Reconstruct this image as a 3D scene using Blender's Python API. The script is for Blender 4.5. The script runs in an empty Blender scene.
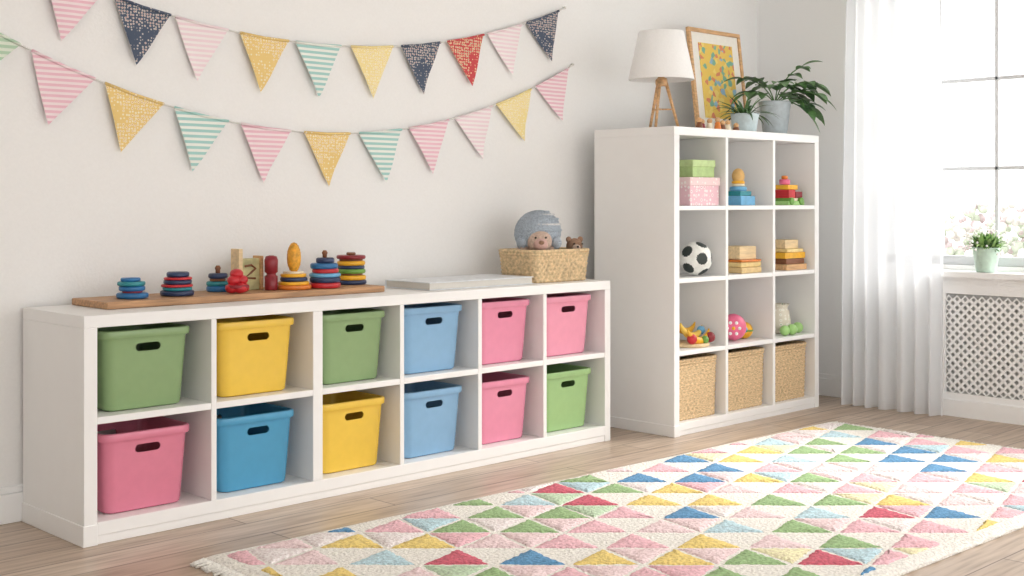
import bpy, bmesh, math, random
from mathutils import Vector, Matrix
random.seed(7)
R=random.Random(11)
sc=bpy.context.scene
try:
    sc.view_settings.view_transform='Standard'
    sc.view_settings.look='None'
except Exception as e: print(e)

# ---------------------------------------------------------------- colours / materials
def lin(c):
    o=[]
    for v in c[:3]:
        v=v/255.0
        o.append(v/12.92 if v<=0.04045 else ((v+0.055)/1.055)**2.4)
    return (o[0],o[1],o[2],1)
def newmat(name):
    m=bpy.data.materials.new(name); m.use_nodes=True
    nt=m.node_tree; b=nt.nodes['Principled BSDF']
    return m,nt,b
def coords(nt,scale=(1,1,1),rot=(0,0,0)):
    tc=nt.nodes.new('ShaderNodeTexCoord'); mp=nt.nodes.new('ShaderNodeMapping')
    mp.inputs['Scale'].default_value=scale; mp.inputs['Rotation'].default_value=rot
    nt.links.new(tc.outputs['Object'],mp.inputs['Vector'])
    return mp.outputs['Vector']
def ramp(nt,fac,stops,interp='LINEAR'):
    r=nt.nodes.new('ShaderNodeValToRGB'); r.color_ramp.interpolation=interp
    e=r.color_ramp.elements
    while len(e)<len(stops): e.new(0.5)
    for i,(p,c) in enumerate(stops):
        e[i].position=p; e[i].color=lin(c)
    nt.links.new(fac,r.inputs['Fac']); return r.outputs['Color']
def bump(nt,b,h,strength,dist=0.002):
    bn=nt.nodes.new('ShaderNodeBump'); bn.inputs['Strength'].default_value=strength
    bn.inputs['Distance'].default_value=dist
    nt.links.new(h,bn.inputs['Height']); nt.links.new(bn.outputs['Normal'],b.inputs['Normal'])
def noise(nt,vec,scale,detail=3):
    n=nt.nodes.new('ShaderNodeTexNoise'); n.inputs['Scale'].default_value=scale
    n.inputs['Detail'].default_value=detail
    nt.links.new(vec,n.inputs['Vector']); return n.outputs['Fac']
_cache={}
def M(name,col,rough=0.5,nscale=40,var=0.04,bmp=0.1,stretch=(1,1,1),spec=0.5,dist=0.002):
    if name in _cache: return _cache[name]
    m,nt,b=newmat(name)
    v=coords(nt,stretch); f=noise(nt,v,nscale)
    c1=tuple(max(0,x*(1-var)) for x in col); c2=tuple(min(255,x*(1+var)) for x in col)
    nt.links.new(ramp(nt,f,[(0.3,c1),(0.7,c2)]),b.inputs['Base Color'])
    b.inputs['Roughness'].default_value=rough
    b.inputs['Specular IOR Level'].default_value=spec
    if bmp: bump(nt,b,f,bmp,dist)
    _cache[name]=m; return m
def floor_mat():
    m,nt,b=newmat('oak_laminate')
    v=coords(nt)
    br=nt.nodes.new('ShaderNodeTexBrick'); nt.links.new(v,br.inputs['Vector'])
    br.inputs['Scale'].default_value=1; br.inputs['Brick Width'].default_value=1.5
    br.inputs['Row Height'].default_value=0.16; br.inputs['Mortar Size'].default_value=0.003
    br.inputs['Mortar Smooth'].default_value=0.3
    br.inputs['Color1'].default_value=lin((212,196,180)); br.inputs['Color2'].default_value=lin((194,175,157))
    br.inputs['Mortar'].default_value=lin((126,108,94)); br.offset=0.37
    v2=coords(nt,(1.2,16,1)); f=noise(nt,v2,3,9)
    g=ramp(nt,f,[(0.3,(188,174,160)),(0.5,(232,224,216)),(0.7,(255,251,248))])
    mx=nt.nodes.new('ShaderNodeMix'); mx.data_type='RGBA'; mx.blend_type='MULTIPLY'
    mx.inputs['Factor'].default_value=0.85
    nt.links.new(br.outputs['Color'],mx.inputs['A']); nt.links.new(g,mx.inputs['B'])
    nt.links.new(mx.outputs['Result'],b.inputs['Base Color'])
    b.inputs['Roughness'].default_value=0.36
    bump(nt,b,f,0.06); return m
def stripe_mat(name,c1,c2,freq=14.5,ang=0.0):
    m,nt,b=newmat(name)
    v=coords(nt,(1,1,1),(0,ang,0))
    w=nt.nodes.new('ShaderNodeTexWave'); w.wave_type='BANDS'; w.bands_direction='Z'
    w.inputs['Scale'].default_value=freq; w.inputs['Distortion'].default_value=0
    nt.links.new(v,w.inputs['Vector'])
    nt.links.new(ramp(nt,w.outputs['Fac'],[(0.4,c1),(0.6,c2)]),b.inputs['Base Color'])
    b.inputs['Roughness'].default_value=0.9; return m
def floral_mat(name,base,dot,dot2,scale=45):
    m,nt,b=newmat(name)
    v=coords(nt)
    vo=nt.nodes.new('ShaderNodeTexVoronoi'); vo.inputs['Scale'].default_value=scale
    vo.inputs['Randomness'].default_value=0.45
    nt.links.new(v,vo.inputs['Vector'])
    nt.links.new(ramp(nt,vo.outputs['Distance'],[(0.0,dot2),(0.16,dot2),(0.2,dot),(0.34,dot),(0.42,base)]),b.inputs['Base Color'])
    b.inputs['Roughness'].default_value=0.9; return m

# ---------------------------------------------------------------- mesh builder
class MB:
    def __init__(s): s.v=[];s.f=[];s.m=[];s.s=[];s.mats=[]
    def mi(s,mat):
        if mat not in s.mats: s.mats.append(mat)
        return s.mats.index(mat)
    def add(s,vs,fs,mat,smooth=True):
        o=len(s.v); s.v+= [tuple(v) for v in vs]; k=s.mi(mat)
        for f in fs:
            s.f.append([i+o for i in f]); s.m.append(k); s.s.append(smooth)
    def box(s,x0,x1,y0,y1,z0,z1,mat,rot=None):
        vs=[(x0,y0,z0),(x1,y0,z0),(x1,y1,z0),(x0,y1,z0),(x0,y0,z1),(x1,y0,z1),(x1,y1,z1),(x0,y1,z1)]
        if rot:
            c=Vector(((x0+x1)/2,(y0+y1)/2,(z0+z1)/2)); m=rot
            vs=[c+m@(Vector(v)-c) for v in vs]
        s.add(vs,[(0,3,2,1),(4,5,6,7),(0,1,5,4),(1,2,6,5),(2,3,7,6),(3,0,4,7)],mat,False)
    def rings(s,rings,mat,cap0=True,cap1=True,closed=True,smooth=True):
        n=len(rings[0]); vs=[p for r in rings for p in r]; fs=[]
        for i in range(len(rings)-1):
            for j in range(n if closed else n-1):
                a=i*n+j; b2=i*n+(j+1)%n
                fs.append((a,b2,b2+n,a+n))
        if cap0: fs.append(tuple(reversed(range(n))))
        if cap1: fs.append(tuple(range((len(rings)-1)*n,len(rings)*n)))
        s.add(vs,fs,mat,smooth)
    def lathe(s,cx,cy,prof,mat,n=32,cap0=True,cap1=True,sx=1,sy=1):
        rs=[[(cx+r*sx*math.cos(2*math.pi*j/n),cy+r*sy*math.sin(2*math.pi*j/n),z) for j in range(n)] for r,z in prof]
        s.rings(rs,mat,cap0,cap1)
    def sphere(s,c,r,mat,rot=None,nu=24,nv=16,fn=None):
        if not hasattr(r,'__len__'): r=(r,r,r)
        c=Vector(c); vs=[]
        vs.append((0,0,-1))
        for i in range(1,nv):
            a=-math.pi/2+math.pi*i/nv
            for j in range(nu):
                t=2*math.pi*j/nu; vs.append((math.cos(a)*math.cos(t),math.cos(a)*math.sin(t),math.sin(a)))
        vs.append((0,0,1))
        out=[]
        for v in vs:
            v=Vector(v); k=fn(v) if fn else 1
            v=Vector((v.x*r[0]*k,v.y*r[1]*k,v.z*r[2]*k))
            if rot: v=rot@v
            out.append(c+v)
        fs=[]
        for j in range(nu): fs.append((0,1+(j+1)%nu,1+j))
        for i in range(nv-2):
            for j in range(nu):
                a=1+i*nu+j;b2=1+i*nu+(j+1)%nu
                fs.append((a,b2,b2+nu,a+nu))
        L=len(vs)-1; o=1+(nv-2)*nu
        for j in range(nu): fs.append((o+j,o+(j+1)%nu,L))
        s.add(out,fs,mat)
    def tube(s,pts,rad,mat,n=8):
        pts=[Vector(p) for p in pts]
        if not hasattr(rad,'__len__'): rad=[rad]*len(pts)
        rs=[]
        ref=None
        for i,p in enumerate(pts):
            t=(pts[min(i+1,len(pts)-1)]-pts[max(i-1,0)]).normalized()
            if ref is None:
                ref=Vector((0,0,1)) if abs(t.z)<0.9 else Vector((1,0,0))
            u=(ref-t*ref.dot(t)).normalized(); w=t.cross(u); ref=u
            rs.append([p+(u*math.cos(2*math.pi*j/n)+w*math.sin(2*math.pi*j/n))*rad[i] for j in range(n)])
        s.rings(rs,mat)
    def torus(s,c,R0,r,mat,n=36,k=10,sx=1,sy=1):
        vs=[];fs=[]
        for i in range(n):
            a=2*math.pi*i/n
            for j in range(k):
                b2=2*math.pi*j/k
                vs.append((c[0]+(R0+r*math.cos(b2))*math.cos(a)*sx,c[1]+(R0+r*math.cos(b2))*math.sin(a)*sy,c[2]+r*math.sin(b2)))
        for i in range(n):
            for j in range(k):
                fs.append((i*k+j,((i+1)%n)*k+j,((i+1)%n)*k+(j+1)%k,i*k+(j+1)%k))
        s.add(vs,fs,mat)
    def disc(s,cx,cy,z0,h,r,mat,hole=0):
        b=min(h*0.3,0.006)
        s.lathe(cx,cy,[(r-b,z0),(r-b*0.3,z0+b*0.4),(r,z0+b),(r,z0+h-b),(r-b*0.3,z0+h-b*0.4),(r-b,z0+h)],mat,28)
    def blade(s,base,az,el,L,W,droop,mat,n=8,fold=0.25,shape=1.0):
        p=Vector(base); d=Vector((math.cos(az)*math.cos(el),math.sin(az)*math.cos(el),math.sin(el)))
        side=Vector((-math.sin(az),math.cos(az),0)); vs=[];fs=[]
        for i in range(n+1):
            t=i/n; w=W*0.5*math.sin(math.pi*min(1,(t**shape)*0.96+0.03))
            vs+= [p-side*w+Vector((0,0,1))*w*fold,p,p+side*w+Vector((0,0,1))*w*fold]
            p=p+d*(L/n); d=(d+Vector((0,0,-droop/n))).normalized()
        for i in range(n):
            for j in range(2):
                a=i*3+j; fs.append((a,a+1,a+4,a+3))
        s.add(vs,fs,mat)
        return p
    def build(s,name,origin=(0,0,0),bevel=0,parent=None,recalc=True,seg=2):
        me=bpy.data.meshes.new(name); o=Vector(origin)
        me.from_pydata([tuple(Vector(v)-o) for v in s.v],[],s.f)
        for m in s.mats: me.materials.append(m)
        me.polygons.foreach_set('material_index',s.m); me.polygons.foreach_set('use_smooth',s.s)
        me.update()
        if recalc:
            bm=bmesh.new(); bm.from_mesh(me); bmesh.ops.recalc_face_normals(bm,faces=bm.faces); bm.to_mesh(me); bm.free()
        ob=bpy.data.objects.new(name,me); ob.location=o
        sc.collection.objects.link(ob)
        if bevel:
            md=ob.modifiers.new('bevel','BEVEL'); md.width=bevel; md.segments=seg; md.limit_method='ANGLE'; md.angle_limit=math.radians(50)
        if parent: ob.parent=parent
        return ob
def rrect(w,d,rad,z,n=6,cx=0,cy=0,side=0):
    pts=[]
    cs=[(1,1,0),(-1,1,90),(-1,-1,180),(1,-1,270)]
    for q_,(sx,sy,a0) in enumerate(cs):
        for i in range(n+1):
            a=math.radians(a0+90*i/n)
            pts.append((cx+sx*(w/2-rad)+rad*math.cos(a),cy+sy*(d/2-rad)+rad*math.sin(a),z))
        if side:
            nx_=cs[(q_+1)%4]; a=math.radians(a0+90)
            e=(cx+nx_[0]*(w/2-rad)+rad*math.cos(a),cy+nx_[1]*(d/2-rad)+rad*math.sin(a))
            p=pts[-1]
            for i in range(1,side):
                t=i/side; pts.append((p[0]+(e[0]-p[0])*t,p[1]+(e[1]-p[1])*t,z))
    return pts

# ---------------------------------------------------------------- materials
wallm=M('painted_wall',(243,242,240),0.9,110,0.006,0.4)
wallr=M('painted_wall_white',(248,248,247),0.9,120,0.004,0.12)
ceilm=M('ceiling_paint',(248,248,247),0.9,30,0.006,0.05)
trim=M('trim_white',(248,248,247),0.45,20,0.004,0.0)
trimw=M('window_frame_paint',(214,216,218),0.5,20,0.004,0.0)
white=M('white_laminate',(246,245,243),0.42,15,0.003,0.0)
woodl=M('light_wood',(214,170,122),0.5,9,0.12,0.1,(1,8,8))
woodb=M('board_wood',(184,142,104),0.55,7,0.14,0.15,(1,12,12))
woodc=M('cream_wood',(232,205,160),0.55,12,0.06,0.1,(1,6,6))
wickd=M('wicker_dark',(212,184,144),0.8,60,0.16,0.3,(1,1,3))
COL=dict(red=(198,40,48),blue=(40,110,165),navy=(45,60,95),yellow=(240,180,45),green=(110,160,70),teal=(45,140,150),
 pink=(232,110,145),orange=(225,130,50),cream=(238,226,200),brown=(130,80,48),white=(245,242,238),lblue=(110,175,215),maroon=(140,35,45),mint=(165,210,130))
def C(n): return M('toy_paint_'+n,COL[n],0.35,30,0.05,0.03)

# ---------------------------------------------------------------- room shell
YW=4.45; XW=6.50; X0=-1.3; Y0=-1.6; ZC=2.75
b=MB(); b.box(X0-0.12,XW+0.14,Y0,YW+0.12,-0.08,0,floor_mat()); b.build('floor')
b=MB(); b.box(X0-0.12,XW+0.14,YW,YW+0.12,0,ZC,wallm); b.build('wall_back')
b=MB(); b.box(X0-0.12,X0,Y0,YW,0,ZC,wallm); b.build('unseen_wall_left')  # out of view, added to keep open-side daylight off the left-facing sides
b=MB(); b.box(X0-0.12,XW+0.14,Y0,YW+0.12,ZC,ZC+0.1,ceilm); b.build('ceiling')
WY0,WY1,WZ0,WZ1=1.10,3.60,0.80,2.55
b=MB()
b.box(XW,XW+0.14,WY1,YW,0,ZC,wallr); b.box(XW,XW+0.14,Y0,WY0,0,ZC,wallr)
b.box(XW,XW+0.14,WY0,WY1,0,WZ0,wallr); b.box(XW,XW+0.14,WY0,WY1,WZ1,ZC,wallr)
b.build('wall_right')
def baseboard(name,x0,x1,y0,y1,axis):
    b=MB()
    b.box(x0,x1,y0,y1,0,0.105,trim)
    if axis=='x': b.box(x0,x1,y0+0.006,y1,0.105,0.13,trim)
    else: b.box(x0+0.006,x1,y0,y1,0.105,0.13,trim)
    b.build(name,bevel=0.004)
baseboard('baseboard_back',X0,XW,YW-0.018,YW,'x')
baseboard('baseboard_right',XW-0.018,XW,3.225,YW-0.018,'y')
# window
b=MB(); xw0,xw1=XW+0.05,XW+0.10
b.box(xw0,xw1,WY0,WY0+0.05,WZ0,WZ1,trimw); b.box(xw0,xw1,WY1-0.05,WY1,WZ0,WZ1,trimw)
b.box(xw0,xw1,WY0,WY1,WZ0,WZ0+0.05,trimw); b.box(xw0,xw1,WY0,WY1,WZ1-0.05,WZ1,trimw)
b.box(xw0,xw1,3.275,3.335,WZ0,WZ1,trimw)
for y in (2.965,2.64,2.315,1.99,1.665,1.34): b.box(xw0+0.012,xw1-0.018,y-0.010,y+0.010,WZ0+0.04,WZ1-0.04,trimw)
for z in (1.327,1.81,2.29): b.box(xw0+0.012,xw1-0.018,WY0+0.04,WY1-0.04,z-0.010,z+0.010,trimw)
b.build('window_1',bevel=0.003)
# radiator cover with perforated panel + sill
b=MB(); ry0,ry1=1.1,3.19; rx=6.37; RB=XW-0.002
b.box(rx-0.045,RB,ry0-0.03,ry1+0.03,0.745,0.775,trim)
b.box(rx,rx+0.025,ry0,ry1,0.655,0.745,trim); b.box(rx,rx+0.025,ry0,ry1,0.0,0.125,trim)
b.box(rx-0.012,rx,ry0,ry1,0.0,0.09,trim)
b.box(rx,rx+0.025,ry1-0.03,ry1,0.125,0.655,trim); b.box(rx,rx+0.025,ry0,ry0+0.03,0.125,0.655,trim)
b.box(rx+0.025,RB,ry1-0.02,ry1,0,0.745,trim); b.box(rx+0.025,RB,ry0,ry0+0.02,0,0.745,trim)
b.box(rx+0.03,rx+0.035,ry0+0.02,ry1-0.02,0.06,0.72,M('grille_backing_grey',(200,200,199),0.7))  # flat grey backing sheet, added so the panel's holes look darker
q=0.023
vs=[];fs=[]
ny=int((ry1-ry0-0.04)/q); nz=int(0.54/q)
for a in range(1,ny):
    for c in range(1,nz):
        if (a+c)%2: continue
        cy=ry0+0.02+a*q; cz=0.12+c*q
        o=len(vs)
        outer=[(q,0),(q/2,q/2),(0,q),(-q/2,q/2),(-q,0),(-q/2,-q/2),(0,-q),(q/2,-q/2)]
        rr=[0.0112,0.0086]*4
        for xx in (rx+0.008,rx+0.014):
            for (u,w) in outer: vs.append((xx,cy+u,cz+w))
            for k in range(8):
                an=k*math.pi/4; vs.append((xx,cy+rr[k]*math.cos(an)*1.15,cz+rr[k]*math.sin(an)*1.15))
        for k in range(8):
            k2=(k+1)%8
            fs.append((o+k,o+k2,o+8+k2,o+8+k))
            fs.append((o+8+k,o+8+k2,o+24+k2,o+24+k))
b.add(vs,fs,trim,False)
b.build('radiator_cover',recalc=False)
# curtain
def curtain_mat():
    m,nt,bb=newmat('sheer_curtain')
    out=nt.nodes['Material Output']
    bb.inputs['Base Color'].default_value=lin((250,252,255)); bb.inputs['Roughness'].default_value=0.9
    tr=nt.nodes.new('ShaderNodeBsdfTranslucent'); tr.inputs['Color'].default_value=lin((251,253,255))
    tp=nt.nodes.new('ShaderNodeBsdfTransparent')
    m1=nt.nodes.new('ShaderNodeMixShader'); m1.inputs[0].default_value=0.5
    m2=nt.nodes.new('ShaderNodeMixShader'); m2.inputs[0].default_value=0.24
    nt.links.new(bb.outputs[0],m1.inputs[1]); nt.links.new(tr.outputs[0],m1.inputs[2])
    nt.links.new(m1.outputs[0],m2.inputs[1]); nt.links.new(tp.outputs[0],m2.inputs[2])
    nt.links.new(m2.outputs[0],out.inputs['Surface'])
    return m
b=MB(); n=260; rows=30; rg=[]
for r in range(rows+1):
    t=r/rows; z=0.008+t*2.53; line=[]
    for i in range(n+1):
        s_=i/n
        half=0.30-0.03*t+0.012*math.sin(t*3)
        yc=3.43
        y=yc+(s_-0.5)*2*half
        amp=0.020+0.016*(1-t)
        x=6.265+amp*math.sin(s_*2*math.pi*7+0.6*math.sin(t*2.3)+1.6*math.sin(s_*7))+0.007*math.sin(s_*70+t*2)
        line.append((x,y,z))
    rg.append(line)
b.rings(rg,curtain_mat(),False,False,closed=False)
b.build('sheer_curtain',recalc=False)
b=MB(); b.tube([(6.265,1.0,2.555),(6.265,3.95,2.555)],0.012,trim,12); b.sphere((6.265,3.96,2.555),0.022,trim); b.sphere((6.265,1.0,2.555),0.022,trim)
for y in (1.05,3.85): b.tube([(6.265,y,2.555),(XW,y,2.6)],0.008,trim)
b.build('curtain_rod')

# ---------------------------------------------------------------- low shelf
LX0,LX1,LY0,LY1,LH=1.892,4.545,3.95,4.43,0.768
div=[2.383,2.837,3.255,3.69,4.094]; dth=[0.022,0.045,0.022,0.022,0.022]
b=MB()
b.box(LX0,LX1,LY0,LY1,LH-0.042,LH,white)
b.box(LX0,LX0+0.048,LY0,LY1,0,LH-0.042,white); b.box(LX1-0.04,LX1,LY0,LY1,0,LH-0.042,white)
b.box(LX0+0.048,LX1-0.04,LY0,LY1,0.03,0.075,white)
b.box(LX0-0.004,LX0+0.048,LY0-0.004,LY1,0.0,0.07,white)
b.box(LX0+0.048,LX1-0.04,LY0+0.004,LY0+0.03,0.0,0.03,white)
for x,t in zip(div,dth): b.box(x-t/2,x+t/2,LY0+0.001,LY1-0.01,0.075,LH-0.042,white)
edges=[LX0+0.048]+[v for x,t in zip(div,dth) for v in (x-t/2,x+t/2)]+[LX1-0.04]
cols=[(edges[2*i],edges[2*i+1]) for i in range(6)]
for a,c in cols: b.box(a,c,LY0+0.002,LY1-0.01,0.402,0.426,white)
b.box(LX0+0.048,LX1-0.04,LY1-0.01,LY1-0.004,0.075,LH-0.042,white)
b.build('cube_storage_shelf',(LX0,LY0,0),bevel=0.0025)

# bins
def bin_mesh():
    b=MB(); mm=M('bin_green',(134,168,104),0.35)
    R_=[]
    def rr(w,z,rad=0.035): R_.append(rrect(w,w+0.03,rad,z,6,0,0,12))
    rr(0.262,0.0,0.03); rr(0.275,0.004); rr(0.279,0.012); rr(0.288,0.08); rr(0.300,0.185); rr(0.306,0.234);rr(0.307,0.238); rr(0.309,0.242); rr(0.325,0.243,0.042); rr(0.329,0.247,0.044); rr(0.330,0.262,0.044)
    rr(0.326,0.268,0.042); rr(0.312,0.270,0.036); rr(0.303,0.267,0.033); rr(0.299,0.255,0.032);rr(0.298,0.236,0.032);rr(0.292,0.187,0.032);rr(0.281,0.08,0.032); rr(0.270,0.016,0.03); rr(0.262,0.010,0.03)
    b.rings(R_,mm); ob=b.build('tmpbin')
    c=MB(); prof=[]
    for yy in (-0.4,0.4):
        ring=[]
        for k in range(24):
            a=2*math.pi*k/24; cx=0.032 if math.cos(a)>=0 else -0.032
            ring.append((cx+0.014*math.cos(a),yy,0.210+0.014*math.sin(a)))
        prof.append(ring)
    c.rings(prof,mm); cu=c.build('tmpcut')
    md=ob.modifiers.new('b','BOOLEAN'); md.object=cu; md.operation='DIFFERENCE'; md.solver='EXACT'
    dg=bpy.context.evaluated_depsgraph_get()
    me=bpy.data.meshes.new_from_object(ob.evaluated_get(dg)); me.name='storage_bin'
    bpy.data.objects.remove(ob); bpy.data.objects.remove(cu)
    bm=bmesh.new(); bm.from_mesh(me)
    for e in bm.edges:
        if len(e.link_faces)==2 and e.calc_face_angle(0)>math.radians(38): e.smooth=False
    for f in bm.faces: f.smooth=True
    bm.to_mesh(me); bm.free()
    return me
BM=bin_mesh()
bc=dict(green=(142,170,120),yellow=(242,202,80),blue=(138,180,214),pink=(232,146,172),teal=(82,160,200),lgreen=(158,194,132),rose=(226,134,158),pinkl=(238,158,180))
top=['green','yellow','green','blue','pink','pinkl']; bot=['rose','teal','yellow','blue','pink','lgreen']
for row,(names,z) in enumerate(((top,0.427),(bot,0.076))):
    for i,nm in enumerate(names):
        me=BM.copy(); me.materials.clear(); me.materials.append(M('bin_plastic_'+nm,bc[nm],0.24,25,0.01,0.0))
        o=bpy.data.objects.new('storage_bin',me); sc.collection.objects.link(o)
        a,c=cols[i]
        o.location=((a+c)/2-0.005,LY0+0.035+0.18,z)
        o.scale=(min(1.04,(c-a-0.045)/0.335),1,1.03)
        o.rotation_euler=(0,0,math.radians(R.uniform(-1.0,1.0)))

# ---------------------------------------------------------------- tall shelf
TX0,TX1,TY0,TY1,TH=4.82,6.12,3.78,4.30,1.515
b=MB()
b.box(TX0,TX1,TY0,TY1,TH-0.042,TH,white)
b.box(TX0,TX0+0.042,TY0,TY1,0,TH-0.042,white); b.box(TX1-0.042,TX1,TY0,TY1,0,TH-0.042,white)
b.box(TX0+0.042,TX1-0.042,TY0,TY1,0.025,0.062,white)
b.box(TX0+0.042,TX1-0.042,TY0+0.004,TY0+0.03,0,0.025,white)
b.box(TX0-0.005,TX0+0.042,TY0-0.005,TY1,0,0.055,white)
tdiv=[5.255,5.68]; te=[TX0+0.042,tdiv[0]-0.011,tdiv[0]+0.011,tdiv[1]-0.011,tdiv[1]+0.011,TX1-0.042]
tcols=[(te[0],te[1]),(te[2],te[3]),(te[4],te[5])]
for x in tdiv: b.box(x-0.011,x+0.011,TY0+0.001,TY1-0.01,0.062,TH-0.042,white)
tz=[0.062,0.413,0.769,1.126]
for a,c in tcols:
    for z in tz[1:]: b.box(a,c,TY0+0.002,TY1-0.01,z-0.022,z,white)
b.box(TX0+0.042,TX1-0.042,TY1-0.01,TY1-0.004,0.062,TH-0.042,white)
b.build('cube_bookcase',(TX0,TY0,0),bevel=0.0025)

# wicker baskets
def wicker(name,cx,cy,z0,w,d,h,rows,mat,taper=0.92,nw=64,amp=0.004,rim=True):
    b=MB(); per=nw*2
    def ring(wf,off,z,ph,am):
        base=rrect(w*wf,d*wf,min(w,d)*0.12,0,8)
        L=len(base); out=[]
        P=[Vector((p[0],p[1],0)) for p in base]; ln=[0]
        for i in range(L): ln.append(ln[-1]+(P[(i+1)%L]-P[i]).length)
        tot=ln[-1]; N=per*2; k=0
        for i in range(N):
            s_=tot*i/N
            while ln[k+1]<s_-1e-9: k+=1
            u=(s_-ln[k])/max(1e-9,(ln[k+1]-ln[k])); p=P[k%L].lerp(P[(k+1)%L],u)
            nrm=p.normalized()
            o=off+am*math.sin(i*math.pi/2+math.pi/4+ph)
            out.append((cx+p.x+nrm.x*o,cy+p.y+nrm.y*o,z))
        return out
    rs=[]
    for r in range(rows):
        for s_ in range(3):
            t=(r+s_/3)/rows; wf=taper+(1-taper)*t
            rs.append(ring(wf,amp*math.sin(math.pi*s_/3),z0+h*t,math.pi*(r%2),amp*0.8))
    rs.append(ring(1,0,z0+h,0,0))
    rs.append(ring(0.95,0,z0+h,0,0)); rs.append(ring(taper*0.94,0,z0+0.01,0,0))
    b.rings(rs,mat)
    if rim:
        pts=rrect(w*1.0,d*1.0,min(w,d)*0.12,z0+h,8,cx,cy); pts.append(pts[0]); pts.append(pts[1])
        b.tube(pts,0.009,mat,8)
        pts2=[(p[0],p[1],p[2]-0.014) for p in pts]; b.tube(pts2,0.0075,mat,8)
    return b.build(name,(cx,cy,z0))
for a,c in tcols:
    wicker('wicker_basket',(a+c)/2,TY0+0.03+0.19,0.063,c-a-0.03,0.37,0.295,13,wickd,0.97,40,0.0035)

# ---------------------------------------------------------------- bunting
pk=stripe_mat('fabric_pink_stripe',(248,230,232),(238,192,204),16)
pk2=stripe_mat('fabric_palepink_stripe',(248,240,239),(243,220,225),16)
tl=stripe_mat('fabric_teal_stripe',(240,242,234),(168,212,206),14)
yl=floral_mat('fabric_yellow_floral',(238,206,134),(248,236,205),(218,156,90),80)
yl2=floral_mat('fabric_yellow_print',(246,226,160),(252,242,212),(230,186,100),80)
nv=floral_mat('fabric_navy_floral',(78,90,110),(205,198,192),(200,130,120),85)
rd=floral_mat('fabric_red_floral',(206,80,84),(240,212,172),(90,130,130),75)
gr=stripe_mat('fabric_green_stripe',(226,234,218),(182,210,182),14)
strm=M('string_white',(225,223,218),0.9)
def garland(z0,xm,k,starts,mats,xa,xb,wd):
    b=MB(); K=1.009; YF=4.425
    f=lambda x:(1.15+(z0+k*(x-xm)**2-1.15)*K)
    pts=[(x*K,YF+0.004,f(x)+0.001) for x in [xa+(xb-xa)*i/80 for i in range(81)]]
    b.tube(pts,0.0035,strm,6)
    b.sphere((pts[-1][0],YF+0.012,pts[-1][2]),(0.008,0.012,0.008),strm,nu=10,nv=6)
    b.sphere((pts[0][0],YF+0.012,pts[0][2]),(0.008,0.012,0.008),strm,nu=10,nv=6)
    for s_,m in zip(starts,mats):
        xs,xe=s_,s_+wd; A=Vector((xs*K,0,f(xs))); B=Vector((xe*K,0,f(xe)))
        mid=(A+B)/2; d=(B-A).normalized(); dn=Vector((d.z,0,-d.x))
        if dn.z>0: dn=-dn
        dn=(dn*0.85+Vector((0,0,-1))*0.15+Vector((R.uniform(-.05,.05),0,0))).normalized()
        T=mid+dn*0.232; n=10; vs=[];fs=[]; idx={}
        ph=R.uniform(0,6)
        for i in range(n+1):
            for j in range(n+1-i):
                u=i/n; v=j/n
                p=A*(1-u-v)+B*v+T*u
                idx[(i,j)]=len(vs); sag=0.006*math.sin(math.pi*(v/(1-u) if u<1 else .5))*(1-u)
                vs.append((p.x,YF+0.002-0.009*math.sin(3.2*u+ph)*u-0.006*math.sin(v*6+ph)*u,p.z-sag*(1-u)))
        for i in range(n):
            for j in range(n-i):
                fs.append((idx[(i,j)],idx[(i,j+1)],idx[(i+1,j)]))
                if j<n-i-1: fs.append((idx[(i,j+1)],idx[(i+1,j+1)],idx[(i+1,j)]))
        b.add(vs,fs,m)
        b.tube([A+Vector((0,YF,0)),mid+Vector((0,YF,-0.004)),B+Vector((0,YF,0))],0.006,m,6)
    b.build('bunting_garland',(3.2,YF,1.8),recalc=False)
garland(1.818,3.1,0.127,[1.66,1.944,2.219,2.475,2.765,3.035,3.325,3.607,3.885,4.144,4.41],[yl,pk,nv,pk2,yl,tl,yl2,nv,rd,pk2,nv],1.3,4.70,0.235)
garland(1.440,3.15,0.16,[1.345,1.625,1.905,2.184,2.470,2.770,3.079,3.370,3.654,3.935,4.204,4.480],[yl,gr,pk,yl,tl,pk,yl,tl,pk,pk2,yl2,pk],1.2,4.76,0.24)

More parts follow.
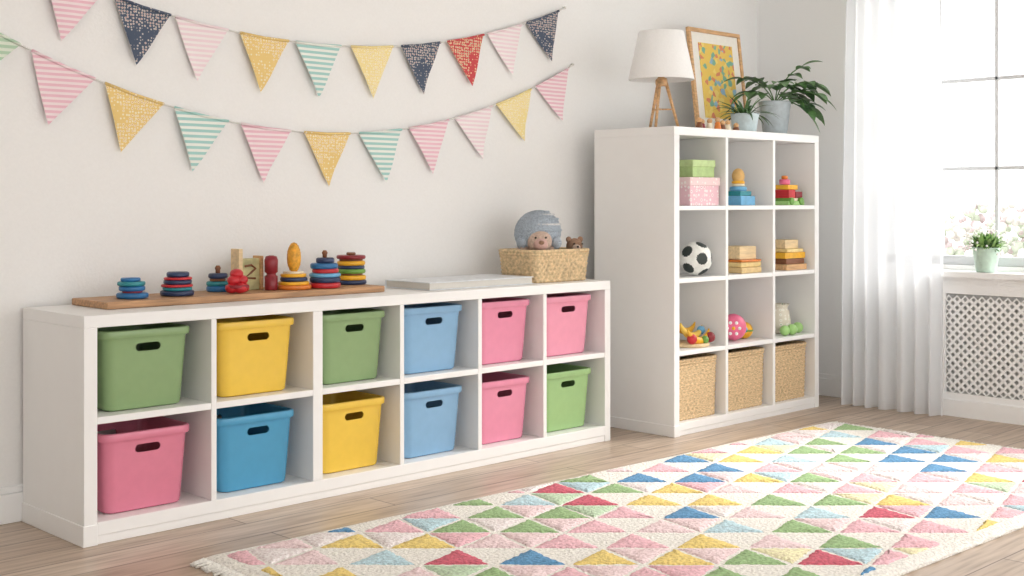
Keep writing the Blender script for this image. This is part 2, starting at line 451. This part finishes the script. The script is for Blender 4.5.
# ---------------------------------------------------------------- rug
def rug():
    b=MB(); cx,cy=3.865,2.69; hx,hy=1.80,0.80; th=0.022
    cream=M('rug_cream',(240,235,227),0.95,85,0.07,1.0,dist=0.009)
    nx,ny2=120,54
    vs=[];fs=[]
    for j in range(ny2+1):
        for i in range(nx+1):
            x=-hx+2*hx*i/nx; y=-hy+2*hy*j/ny2
            e=min(hx-abs(x),hy-abs(y)); z=th*min(1,0.35+e/0.03)
            wob=0.008*math.sin(i*1.3) if j in(0,ny2) else 0
            vs.append((x,y+wob,z+0.0012*math.sin(x*9)*math.sin(y*11)))
    for j in range(ny2):
        for i in range(nx):
            a=j*(nx+1)+i; fs.append((a,a+1,a+nx+2,a+nx+1))
    b.add(vs,fs,cream)
    b.box(-hx,hx,-hy,hy,0.0005,0.008,cream)
    P=dict(red=(206,102,118),green=(156,186,134),blue=(98,150,190),yellow=(238,208,128),pink=(240,188,196),lpink=(244,212,213),pblue=(190,216,224),pyel=(245,230,190),pgreen=(194,214,184),ppink=(244,227,225))
    pm={k:M('rug_'+k,v,0.95,85,0.10,1.0,dist=0.009) for k,v in P.items()}
    bb,hh=0.232,0.19
    a45=math.radians(-44.5+1.5); ex=Vector((math.cos(a45),math.sin(a45))); ey=Vector((-ex.y,ex.x))
    mrg=0.05
    def clip(poly):
        for ax,lim,sg in ((0,hx-mrg,1),(0,-(hx-mrg),-1),(1,hy-mrg,1),(1,-(hy-mrg),-1)):
            out=[]
            for i in range(len(poly)):
                p,q_=poly[i],poly[(i+1)%len(poly)]
                ip=(p[ax]-lim)*sg<=0; iq=(q_[ax]-lim)*sg<=0
                if ip: out.append(p)
                if ip!=iq:
                    t=(lim-p[ax])/(q_[ax]-p[ax]); out.append(p.lerp(q_,t))
            poly=out
            if len(poly)<3: return []
        return poly
    strong=['red','green','lpink','yellow','pink','blue','lpink','green','pblue','pink','yellow','blue','pink']
    for r in range(-14,15):
        off=(r%2)*bb/2
        for c in range(-14,15):
            o=ex*(c*bb+off)+ey*(r*hh)
            for up in (True,False):
                if up: tri=[o,o+ex*bb,o+ex*bb/2+ey*hh]; k=strong[(c*5+r*7+R.randint(0,2))%13]
                else:
                    tri=[o+ex*bb,o+ex*bb*1.5+ey*hh,o+ex*bb/2+ey*hh]
                    k=R.choice([None]*8+['lpink','pblue','pyel','ppink','pink','pgreen','ppink','lpink'])
                if k is None: continue
                g=(tri[0]+tri[1]+tri[2])/3
                tri=[g+(p-g)*0.91 for p in tri]
                pl=clip(tri)
                if len(pl)<3: continue
                ar=abs(sum(pl[i].x*pl[(i+1)%len(pl)].y-pl[(i+1)%len(pl)].x*pl[i].y for i in range(len(pl))))/2
                if ar<0.0008: continue
                dense=[]
                for i in range(len(pl)):
                    p,q_=pl[i],pl[(i+1)%len(pl)]; L=(q_-p).length; m2=max(1,int(L/0.012))
                    nn=Vector((-(q_-p).y,(q_-p).x)).normalized() if L>0 else Vector((0,0))
                    for s_ in range(m2): dense.append(p.lerp(q_,s_/m2)+nn*R.uniform(-.0045,.0045))
                pl=dense
                g=sum(pl,Vector((0,0)))/len(pl)
                m_=len(pl); z0=th-0.001
                V=[(p.x,p.y,z0) for p in pl]+[((g+(p-g)*0.88).x,(g+(p-g)*0.88).y,z0+0.005+R.uniform(-.0015,.0015)) for p in pl]+[((g+(p-g)*0.45).x,(g+(p-g)*0.45).y,z0+0.007) for p in pl]+[(g.x,g.y,z0+0.0075)]
                F=[(i,(i+1)%m_,m_+(i+1)%m_,m_+i) for i in range(m_)]+[(m_+i,m_+(i+1)%m_,2*m_+(i+1)%m_,2*m_+i) for i in range(m_)]+[(2*m_+i,2*m_+(i+1)%m_,3*m_) for i in range(m_)]
                b.add(V,F,pm[k])
    for sx in (-1,1):
        y=-hy+0.01
        while y<hy:
            L=0.045+R.uniform(-.01,.01); dy=R.uniform(-.008,.008)
            b.tube([(sx*(hx-0.005),y,0.010),(sx*(hx+L*0.5),y+dy*0.5,0.007),(sx*(hx+L),y+dy,0.005)],[0.005,0.004,0.005],cream,5)
            y+=0.0135
    o=b.build('patchwork_rug',recalc=True)
    o.location=(cx,cy,0.0); o.rotation_euler=(0,0,math.radians(-1.5))
rug()

# ---------------------------------------------------------------- things on low shelf
S=LH
b=MB(); b.box(2.06,3.30,4.12,4.40,S+0.001,S+0.026,woodb); b.build('wooden_play_board',(2.68,4.26,S),bevel=0.003)
T=S+0.027
def stack(name,x,y,z,lst,top=None):
    b=MB(); zz=z
    for (r,h,c) in lst:
        r*=1.04; h*=1.12
        b.disc(x+R.uniform(-.003,.003),y+R.uniform(-.003,.003),zz,h,r,C(c)); zz+=h
    if top=='corn':
        c=M('corn_yellow',(226,160,50),0.5,60,0.15,0.2)
        b.sphere((x,y,zz+0.055),(0.028,0.028,0.06),c,nu=36,nv=28,fn=lambda v:1+0.05*math.sin(math.atan2(v.y,v.x)*9)*math.sin(v.z*26))
    if top=='peg': b.lathe(x,y,[(0.009,zz),(0.009,zz+0.012),(0.012,zz+0.02),(0.007,zz+0.03)],C('brown'),12)
    return b.build(name,(x,y,z))
YT=4.23
stack('stacking_ring_toy',0.521*YT+0.005,YT,T,[(0.055,0.018,'blue'),(0.035,0.006,'maroon'),(0.045,0.017,'blue'),(0.048,0.014,'teal'),(0.034,0.012,'blue')])
stack('stacking_ring_toy',0.566*YT,YT,T,[(0.06,0.018,'navy'),(0.052,0.012,'teal'),(0.056,0.008,'red'),(0.05,0.016,'navy'),(0.05,0.008,'red'),(0.04,0.018,'navy')],)
stack('stacking_ring_toy',0.607*4.31,4.31,T,[(0.045,0.02,'blue'),(0.042,0.016,'teal'),(0.03,0.01,'brown'),(0.036,0.018,'navy')],'peg')
b=MB(); bx,by=0.6274*4.18,4.18
for k,(dx,dy,dz) in enumerate([(-.024,0,0),(.024,0,0),(0,-.022,0),(-.015,.0,.03),(.018,0,.03),(0,.005,.054)]):
    b.sphere((bx+dx,by+dy,T+0.02+dz),(0.026,0.026,0.02),C('red'),nu=18,nv=10)
b.disc(bx,by,T+0.02,0.012,0.046,C('maroon')); b.build('bead_pile_toy',(bx,by,T))
b=MB(); x=2.745; y=4.29
wc=M('number_block_paint',(196,190,140),0.6,14,0.2,0.05)
b.box(x-0.035,x+0.05,y,y+0.045,T,T+0.125,wc)
b.box(x-0.052,x-0.034,y-0.01,y+0.05,T,T+0.165,woodc); b.box(x+0.050,x+0.062,y-0.01,y+0.05,T,T+0.135,woodl)
def digit(b,segs,ox,oz,s_,y,m):
    b.tube([(ox+u*s_,y,oz+w*s_) for u,w in segs],0.005,m,6)
digit(b,[(0,1),(.6,1.1),(1,.8),(.6,.5),(0,.1),(1,0)],x-0.02,T+0.045,0.05,y-0.002,C('brown'))
b.build('number_block_toy',(x,y,T),bevel=0.002)
b=MB(); x=0.6643*YT
b.lathe(x,YT,[(0.024,T),(0.026,T+0.004),(0.026,T+0.055),(0.019,T+0.06),(0.019,T+0.067),(0.026,T+0.072),(0.027,T+0.12),(0.022,T+0.134),(0.008,T+0.138)],C('maroon'),24)
b.build('wooden_peg_figure',(x,YT,T))
stack('stacking_ring_toy',0.69*4.21,4.21,T,[(0.066,0.016,'orange'),(0.06,0.012,'yellow'),(0.052,0.016,'navy'),(0.05,0.012,'yellow'),(0.04,0.008,'cream')],'corn')
stack('stacking_ring_toy',0.726*4.19,4.19,T,[(0.062,0.02,'red'),(0.06,0.02,'navy'),(0.062,0.014,'lblue'),(0.052,0.016,'red'),(0.054,0.02,'blue'),(0.036,0.02,'navy')],'peg')
b=MB(); x=0.758*4.29; zz=T
for (r,h,c) in [(0.066,0.019,'navy'),(0.064,0.02,'yellow'),(0.05,0.008,'brown'),(0.062,0.019,'green'),(0.058,0.015,'navy'),(0.06,0.019,'yellow'),(0.05,0.008,'brown'),(0.062,0.016,'maroon'),(0.02,0.012,'brown')]:
    b.disc(x,4.29,zz,h,r,C(c)); zz+=h
b.build('stacking_ring_toy',(x,4.29,T))
# thin white book
b=MB(); pap=M('paper_edge',(218,214,206),0.8,200,0.03,0.3,(1,1,30)); cov=M('book_cover_white',(228,231,234),0.5)
z=S+0.001
for (x0,x1,y0,y1,h) in [(3.47,4.10,4.03,4.33,0.034)]:
    b.box(x0,x1,y0,y1,z,z+0.004,cov); b.box(x0+0.005,x1-0.005,y0+0.006,y1-0.002,z+0.004,z+h-0.004,pap); b.box(x0,x1,y0,y1,z+h-0.004,z+h,cov)
    b.box(x0,x1,y1-0.003,y1,z+0.003,z+h-0.003,cov)
b.build('white_picture_book',(3.8,4.2,S),bevel=0.001)
# basket + plush
wicker('woven_basket',4.31,4.165,S+0.001,0.38,0.25,0.145,8,M('wicker_pale',(214,188,148),0.8,70,0.14,0.3),0.93,44,0.0045)
b=MB()
knit=M('knit_grey_blue',(158,168,178),0.95,240,0.25,1.0); fur=M('plush_beige',(196,172,156),0.95,120,0.1,0.8); furp=M('plush_pink',(206,170,160),0.95,100,0.06,0.6)
knitw=M('knit_pale_grey',(206,206,206),0.95,240,0.18,1.0)
blk=M('bead_black',(20,18,18),0.2); furb=M('plush_brown',(150,118,96),0.95,120,0.12,0.8)
px,py=4.265,4.165; pz=S+0.02
b.sphere((px,py,pz+0.08),(0.085,0.075,0.08),knitw)
rt=Matrix.Rotation(math.radians(-14),3,'Y')
kn=lambda v:1+0.026*math.sin(math.atan2(v.y,v.x)*24)*math.sin(v.z*26)
b.sphere((px+0.012,py+0.012,pz+0.212),(0.118,0.105,0.105),knit,rot=rt,nu=72,nv=40,fn=kn)
for k in range(5):
    a=0.1+0.28*k; b.torus((px+0.014+0.02*math.sin(a),py+0.012,pz+0.212+0.105*math.sin(a)),0.118*math.cos(a)*0.985,0.005,knitw if k%2 else knit,48,8,1,0.9)
fx,fy=-0.62,-0.78
b.sphere((px+fx*0.06,py+fy*0.06,pz+0.172),(0.060,0.060,0.058),fur)
b.sphere((px+fx*0.112,py+fy*0.112,pz+0.158),(0.034,0.034,0.03),furp)
b.sphere((px+fx*0.142,py+fy*0.142,pz+0.168),(0.013,0.013,0.010),furb)
for sgn in(-1,1):
    ox,oy=-sgn*fy,sgn*fx
    b.sphere((px+fx*0.113+ox*0.024,py+fy*0.113+oy*0.024,pz+0.190),0.005,blk,nu=10,nv=8)
    b.sphere((px+fx*0.05+ox*0.082,py+fy*0.05+oy*0.082,pz+0.165),(0.026,0.026,0.032),knit,nu=32,nv=16,fn=kn)
    b.tube([(px+ox*0.05,py+oy*0.05,pz+0.11),(px+ox*0.075+fx*0.03,py+oy*0.075+fy*0.01,pz+0.125),(px+ox*0.06+fx*0.07,py+oy*0.05+fy*0.05,pz+0.14)],[0.026,0.024,0.026],fur,12)
b.build('knitted_bear_plush',(px,py,S))
b=MB(); px,py=4.452,4.10
b.sphere((px-0.004,py+0.006,S+0.07),(0.026,0.034,0.055),furb); b.sphere((px,py,S+0.165),(0.040,0.040,0.038),furb)
b.sphere((px-0.022,py-0.034,S+0.158),(0.02,0.02,0.016),fur)
b.sphere((px-0.03,py-0.05,S+0.162),0.006,blk,nu=8,nv=6)
for sgn in(-1,1):
    b.sphere((px+sgn*0.030,py-sgn*0.01,S+0.196),(0.015,0.012,0.015),furb)
    b.sphere((px-0.012+sgn*0.018,py-0.036-sgn*0.01,S+0.176),0.0045,blk,nu=8,nv=6)
b.build('teddy_bear',(px,py,S))

# ---------------------------------------------------------------- things in tall shelf
z=tz[3]+0.001
b=MB(); b.box(4.985,5.225,3.81,4.02,z,z+0.11,floral_mat('gift_box_pink',(236,196,204),(246,236,234),(214,136,152),45))
b.box(4.98,5.23,3.805,4.025,z+0.10,z+0.142,floral_mat('box_lid_pink',(240,212,212),(248,238,234),(222,160,170),45)); b.build('patterned_gift_box',(5.1,3.9,z),bevel=0.003)
b=MB(); b.box(5.02,5.20,3.82,3.99,z+0.143,z+0.205,M('box_green',(178,204,138),0.6)); b.box(5.016,5.204,3.816,3.994,z+0.195,z+0.23,M('box_green_lid',(190,212,150),0.6)); b.build('green_box',(5.1,3.9,z+0.143),bevel=0.003)
b=MB(); ox=5.52
b.box(ox-0.06,ox+0.07,3.84,3.96,z,z+0.05,C('lblue')); b.box(ox-0.05,ox+0.05,3.85,3.95,z+0.05,z+0.075,C('teal')); b.disc(ox,3.90,z+0.075,0.025,0.045,C('lblue')); b.disc(ox,3.90,z+0.10,0.015,0.035,C('cream'))
b.sphere((ox,3.90,z+0.155),(0.034,0.034,0.042),M('egg_wood',(224,180,110),0.5)); b.disc(ox,3.90,z+0.115,0.015,0.035,C('yellow'))
b.build('stacking_block_toy',(ox,3.90,z),bevel=0.003)
# small colourful block toy
b=MB(); ox=5.95
b.box(ox-0.075,ox+0.085,3.82,3.94,z,z+0.022,C('mint')); b.box(ox-0.05,ox+0.08,3.83,3.93,z+0.023,z+0.038,C('cream'))
b.box(ox-0.055,ox+0.01,3.83,3.93,z+0.039,z+0.085,C('red')); b.box(ox+0.015,ox+0.08,3.83,3.93,z+0.039,z+0.075,C('maroon'))
b.box(ox-0.05,ox+0.05,3.84,3.92,z+0.086,z+0.112,C('yellow')); b.disc(ox-0.02,3.88,z+0.113,0.03,0.03,C('pink')); b.disc(ox-0.02,3.88,z+0.143,0.02,0.018,C('orange'))
for dx in (-0.045,0.05): b.tube([(ox+dx,3.812,z+0.022),(ox+dx,3.948,z+0.022)],0.020,C('green'),16)
b.build('toy_block_wagon',(ox,3.87,z),bevel=0.002)
z=tz[2]+0.001
def ball(name,c,r):
    bm=bmesh.new(); bmesh.ops.create_icosphere(bm,subdivisions=5,radius=r)
    bi=bmesh.new(); bmesh.ops.create_icosphere(bi,subdivisions=1,radius=1); dirs=[v.co.normalized() for v in bi.verts]; bi.free()
    rot=Matrix.Rotation(0.5,3,'X')@Matrix.Rotation(0.4,3,'Z'); dirs=[rot@d for d in dirs]
    me=bpy.data.meshes.new(name)
    for f in bm.faces:
        n=f.calc_center_median().normalized(); f.smooth=True
        a=min(n.angle(d) for d in dirs); f.material_index=1 if a<0.36 else 0
    bm.to_mesh(me); bm.free(); me.materials.append(M('ball_white',(236,236,230),0.4)); me.materials.append(M('ball_black',(44,54,52),0.4))
    o=bpy.data.objects.new(name,me); o.location=c; sc.collection.objects.link(o)
ball('soccer_ball',(5.125,3.885,z+0.087),0.086)
butter=M('toy_wood_butter',(240,214,150),0.5)
b=MB(); b.box(5.44,5.62,3.82,3.98,z,z+0.03,M('toy_wood_sand',(226,196,140),0.5)); b.box(5.45,5.63,3.83,3.98,z+0.031,z+0.058,butter); b.box(5.44,5.62,3.82,3.98,z+0.059,z+0.070,C('orange'))
b.box(5.45,5.60,3.84,3.97,z+0.071,z+0.14,woodc); b.build('wooden_box_set',(5.53,3.9,z),bevel=0.004)
b=MB(); b.box(5.86,6.06,3.82,3.98,z,z+0.032,woodl); b.box(5.87,6.05,3.83,3.98,z+0.033,z+0.062,C('brown')); b.box(5.86,6.06,3.83,3.98,z+0.063,z+0.096,C('yellow')); b.box(5.88,6.04,3.83,3.98,z+0.097,z+0.116,butter); b.box(5.89,6.02,3.85,3.97,z+0.117,z+0.165,woodc)
b.build('wooden_block_set',(5.96,3.9,z),bevel=0.003)
# row 3
z=tz[1]+0.001
b=MB()
def crescent(b,cx,cy,cz,r,a0,a1,th,m,tilt=0):
    pts=[];rd=[]
    for i in range(13):
        t=i/12;a=math.radians(a0+(a1-a0)*t); pts.append((cx+r*math.cos(a),cy+tilt*math.sin(a)*r,cz+r*math.sin(a))); rd.append(th*math.sin(math.pi*(0.06+0.88*t)))
    b.tube(pts,rd,m,10)
ban=M('toy_banana',(246,205,90),0.4)
b.lathe(5.10,3.91,[(0.10,z),(0.108,z+0.004),(0.108,z+0.014),(0.10,z+0.018)],woodc,36)
crescent(b,5.10,3.85,z+0.125,0.095,200,335,0.020,C('yellow'),0.15)
crescent(b,5.11,3.90,z+0.145,0.095,195,330,0.020,ban,0.15)
crescent(b,5.12,3.95,z+0.165,0.095,190,325,0.019,C('yellow'),0.15)
b.sphere((5.04,3.84,z+0.043),0.026,C('red')); b.sphere((5.175,3.83,z+0.044),0.027,C('maroon')); b.sphere((5.12,3.82,z+0.036),0.02,C('green')); b.sphere((5.18,3.89,z+0.075),0.022,C('lblue'))
b.tube([(5.03,3.95,z+0.016),(5.03,3.95,z+0.15),(5.05,3.95,z+0.20)],[0.012,0.010,0.012],woodl)
b.build('toy_banana_set',(5.115,3.9,z))
b=MB(); bx,by=5.445,3.88
b.sphere((bx,by,z+0.072),0.070,C('pink'))
for a in range(0,360,60):
    an=math.radians(a); u=Vector((-0.79,-0.61,0)); w=Vector((0.61,-0.79,0)); p=Vector((bx,by,z+0.072))+u*0.063+(w*math.cos(an)+Vector((0,0,1))*math.sin(an))*0.032
    b.sphere(p,0.009,C('white'),nu=10,nv=8)
b.sphere((bx-0.79*0.067,by-0.61*0.067,z+0.072),0.010,C('yellow'),nu=10,nv=8)
b.build('pink_toy_ball',(bx,by,z))
b=MB(); x,y=5.575,3.90; b.sphere((x,y,z+0.045),0.045,C('yellow')); b.sphere((x-0.79*0.03,y-0.61*0.03,z+0.05),0.02,C('lblue')); b.torus((x,y,z+0.045),0.043,0.005,C('green')); b.build('rattle_ball',(x,y,z))
b=MB(); x,y=5.345,4.06; b.sphere((x,y,z+0.06),0.06,C('blue')); b.torus((x,y,z+0.06),0.058,0.005,C('lblue')); b.build('blue_toy_ball',(x,y,z))
b=MB(); x,y=5.945,3.93; b.lathe(x,y,[(0.05,z),(0.062,z+0.01),(0.068,z+0.06),(0.058,z+0.125),(0.048,z+0.14),(0.056,z+0.158),(0.062,z+0.163),(0.056,z+0.163),(0.042,z+0.14),(0.05,z+0.1),(0.05,z+0.02)],floral_mat('jar_print',(226,218,200),(245,240,228),(170,190,160),40),32)
b.build('ceramic_jar',(x,y,z))
b=MB()
for (x,y,r) in ((5.855,3.83,0.028),(5.91,3.82,0.03),(6.03,3.86,0.03)): b.sphere((x,y,z+r),r,C('mint'))
b.build('green_felt_balls',(5.92,3.83,z))

# ---------------------------------------------------------------- on top of tall shelf
z=TH+0.001
b=MB(); lx,ly=4.995,4.0
shade=M('linen_shade',(248,247,245),0.85,120,0.01,0.1)
z0s,z1s=1.765,2.01
b.lathe(lx,ly,[(0.165,z0s),(0.167,z0s+0.004),(0.115,z1s-0.003),(0.113,z1s),(0.110,z1s),(0.111,z1s-0.006),(0.162,z0s+0.006),(0.162,z0s)],shade,64,False,False)
for k in range(3):
    a=math.radians(200+120*k)
    b.tube([(lx+0.018*math.cos(a),ly+0.018*math.sin(a),z0s+0.01),(lx+0.088*math.cos(a),ly+0.088*math.sin(a),z+0.006)],[0.009,0.007],woodl,12)
    b.tube([(lx,ly,z+0.10),(lx+0.052*math.cos(a),ly+0.052*math.sin(a),z+0.10)],0.004,woodl,8)
    b.tube([(lx,ly,z1s-0.01),(lx+0.112*math.cos(a),ly+0.112*math.sin(a),z1s-0.006)],0.002,trim,6)
b.lathe(lx,ly,[(0.028,z0s-0.03),(0.03,z0s-0.02),(0.03,z0s+0.0),(0.018,z0s+0.01),(0.018,z0s+0.05)],woodl,24)
b.sphere((lx,ly,z0s+0.085),(0.03,0.03,0.04),shade)
b.tube([(lx,ly,z0s+0.1),(lx,ly,z1s-0.01)],0.003,trim,8)
b.build('tripod_table_lamp',(lx,ly,z))
# framed picture leaning
b=MB(); W,H=0.49,0.61; fw=0.022
art_m,nt,bb=newmat('abstract_art')
v=coords(nt); vo=nt.nodes.new('ShaderNodeTexVoronoi'); vo.inputs['Scale'].default_value=36; nt.links.new(v,vo.inputs['Vector'])
sp=nt.nodes.new('ShaderNodeSeparateColor'); nt.links.new(vo.outputs['Color'],sp.inputs[0])
ccol=ramp(nt,sp.outputs[0],[(0,(240,204,100)),(0.5,(246,218,124)),(0.66,(132,182,158)),(0.74,(226,140,104)),(0.84,(242,204,105)),(0.94,(150,186,208))],'CONSTANT')
nt.links.new(ccol,bb.inputs['Base Color']); bb.inputs['Roughness'].default_value=0.7
mat_=M('mat_board',(247,242,232),0.8,40,0.01,0.02)
b.box(0,W,0,0.02,0,fw,woodl); b.box(0,W,0,0.02,H-fw,H,woodl); b.box(0,fw,0,0.02,fw,H-fw,woodl); b.box(W-fw,W,0,0.02,fw,H-fw,woodl)
b.box(fw,W-fw,0.008,0.016,fw,H-fw,mat_); b.box(0.085,W-0.085,0.005,0.008,0.10,H-0.08,art_m)
o=b.build('framed_picture',bevel=0.002); o.location=(5.575,4.20,z+0.001); o.rotation_euler=(math.radians(-7),0,0)
# plants
leafm=M('leaf_green',(88,126,74),0.45,30,0.2,0.1); leafd=M('leaf_dark',(64,100,60),0.45,30,0.2,0.1); leafl=M('leaf_light',(156,190,118),0.5,30,0.15,0.1); soil=M('soil',(70,52,40),0.95,90,0.2,0.8)
def pot(b,x,y,z,r0,r1,h,m):
    b.lathe(x,y,[(r0*0.9,z),(r0,z+0.005),(r1,z+h-0.012),(r1*1.03,z+h-0.008),(r1*1.03,z+h),(r1*0.94,z+h),(r1*0.92,z+h-0.018)],m,36,True,False)
    b.lathe(x,y,[(0.001,z+h-0.018),(r1*0.94,z+h-0.018)],soil,36,False,False)
b=MB(); px,py=5.58,3.90
pot(b,px,py,z,0.06,0.075,0.10,M('pot_pale_blue',(206,222,226),0.35))
for k in range(50):
    az=R.uniform(0,2*math.pi); el=R.uniform(0.2,1.3)
    b.blade((px+0.02*math.cos(az),py+0.02*math.sin(az),z+0.085),az,el,R.uniform(0.11,0.20),0.017,R.uniform(0.8,1.8),leafd if k%2 else leafm,8,0.3,0.7)
b.build('potted_spider_plant',(px,py,z),recalc=False)
b=MB(); px,py=5.955,3.96
pot(b,px,py,z,0.066,0.088,0.19,M('pot_blue_grey',(196,206,212),0.5))
rng=random.Random(5)
for k,(azd,el,L,lw) in enumerate([(-60,0.8,0.26,1.2),(-35,0.6,0.24,1.2),(-85,1.0,0.26,1.1),(160,0.9,0.20,1.1),(130,1.15,0.24,1.1),(-130,1.1,0.20,1.1),(-10,0.9,0.20,1.1),(80,1.2,0.24,1.0),(-50,1.3,0.26,1.1),(-70,0.35,0.20,1.2),(-30,1.0,0.28,1.2)]):
    az=math.radians(azd)+rng.uniform(-.1,.1)
    d=Vector((math.cos(az)*math.cos(el),math.sin(az)*math.cos(el),math.sin(el))); p=Vector((px,py,z+0.175)); pts=[p.copy()]
    n_=9
    for i in range(n_): p=p+d*L/n_; d=(d+Vector((0,0,-0.17))).normalized(); pts.append(p.copy())
    b.tube(pts,0.0032,leafm,6)
    for i in range(4,n_+1):
        e2=math.asin(max(-1,min(1,(pts[i]-pts[i-1]).normalized().z)))
        if i==n_: b.blade(pts[i],az,e2,0.115*lw,0.062*lw,0.7,leafm,8,0.25,0.8); continue
        if i%2: continue
        for sg in (-1,1):
            b.blade(pts[i],az+sg*rng.uniform(.6,.95),e2*0.4+rng.uniform(-.2,.2),0.10*lw*rng.uniform(.85,1.1),0.056*lw,0.9,leafm if (i+k)%3 else leafd,8,0.25,0.8)
b.build('potted_leafy_plant',(px,py,z),recalc=False)
b=MB()
for (x,y,c,h) in ((5.10,3.84,'brown',.05),(5.15,3.86,'maroon',.045),(5.20,3.85,'cream',.05),(5.255,3.84,'orange',.06),(5.31,3.85,'brown',.045),(5.37,3.86,'cream',.05),(5.43,3.85,'brown',.035)):
    b.lathe(x,y,[(0.016,z),(0.019,z+0.004),(0.013,z+h*0.6),(0.009,z+h*0.66)],C(c),16); b.sphere((x,y,z+h*0.85),0.014,woodl,nu=14,nv=10)
b.build('wooden_figurines',(5.25,3.85,z))

# sill plant
b=MB(); px,py,zs=6.395,2.945,0.776
pot(b,px,py,zs,0.052,0.068,0.13,M('pot_mint',(196,220,204),0.4))
fl=M('petal_white',(250,246,244),0.6)
for k in range(230):
    az=R.uniform(0,6.28); el=R.uniform(0.1,1.5); rr=R.uniform(0.0,0.055)
    q0=(px+rr*math.cos(az),py+rr*math.sin(az),zs+0.115+R.uniform(0,0.03))
    e=b.blade(q0,az,el,R.uniform(0.05,0.09),0.019,R.uniform(0.3,1.2),leafl if k%3 else leafm,5,0.3,0.8)
    if k%5==0: b.sphere(e,0.0065,fl,nu=8,nv=6)
b.build('potted_flowering_plant',(px,py,zs),recalc=False)

# outside
b=MB(); g1=M('hedge_leaf_pale',(196,204,188),0.9); g2=M('blossom_pink',(206,190,193),0.9); g3=M('blossom_white',(212,208,204),0.9)
rng=random.Random(3)
for k in range(3000):
    y=rng.uniform(1.5,7.0); hgt=1.15+0.12*math.sin(y*2.3)+0.08*math.sin(y*6)
    zz=rng.uniform(0.0,hgt); x=9.4+rng.uniform(-0.35,0.35)
    b.sphere((x,y,zz),rng.uniform(0.02,0.045),rng.choice([g1,g1,g2,g3,g3]),nu=8,nv=6)
b.build('blossom_hedge',(9.4,3.7,0))
b=MB(); b.box(XW+0.2,14,-4,12,-0.1,-0.02,M('garden_paving',(225,226,220),0.9)); b.build('garden_ground')

# ---------------------------------------------------------------- light + camera
w=bpy.data.worlds.new('world'); sc.world=w; w.use_nodes=True
bg=w.node_tree.nodes['Background']; bg.inputs[0].default_value=(1.0,0.993,0.985,1); bg.inputs[1].default_value=2.15
sd=bpy.data.lights.new('sun','SUN'); sd.energy=6.0; sd.angle=math.radians(30); sd.color=(1,0.98,0.95)
so=bpy.data.objects.new('sun_light',sd); sc.collection.objects.link(so)
so.rotation_euler=Vector((-0.80,0.28,-0.62)).to_track_quat('-Z','Y').to_euler()
cd=bpy.data.cameras.new('camera'); cam=bpy.data.objects.new('camera',cd); sc.collection.objects.link(cam)
cd.sensor_width=36; cd.lens=1250/1024*36; cd.shift_y=-87/1024
cam.location=(0,0,1.15); cam.rotation_euler=(math.radians(90),0,math.radians(-44.5))
cd.clip_start=0.05
sc.camera=cam
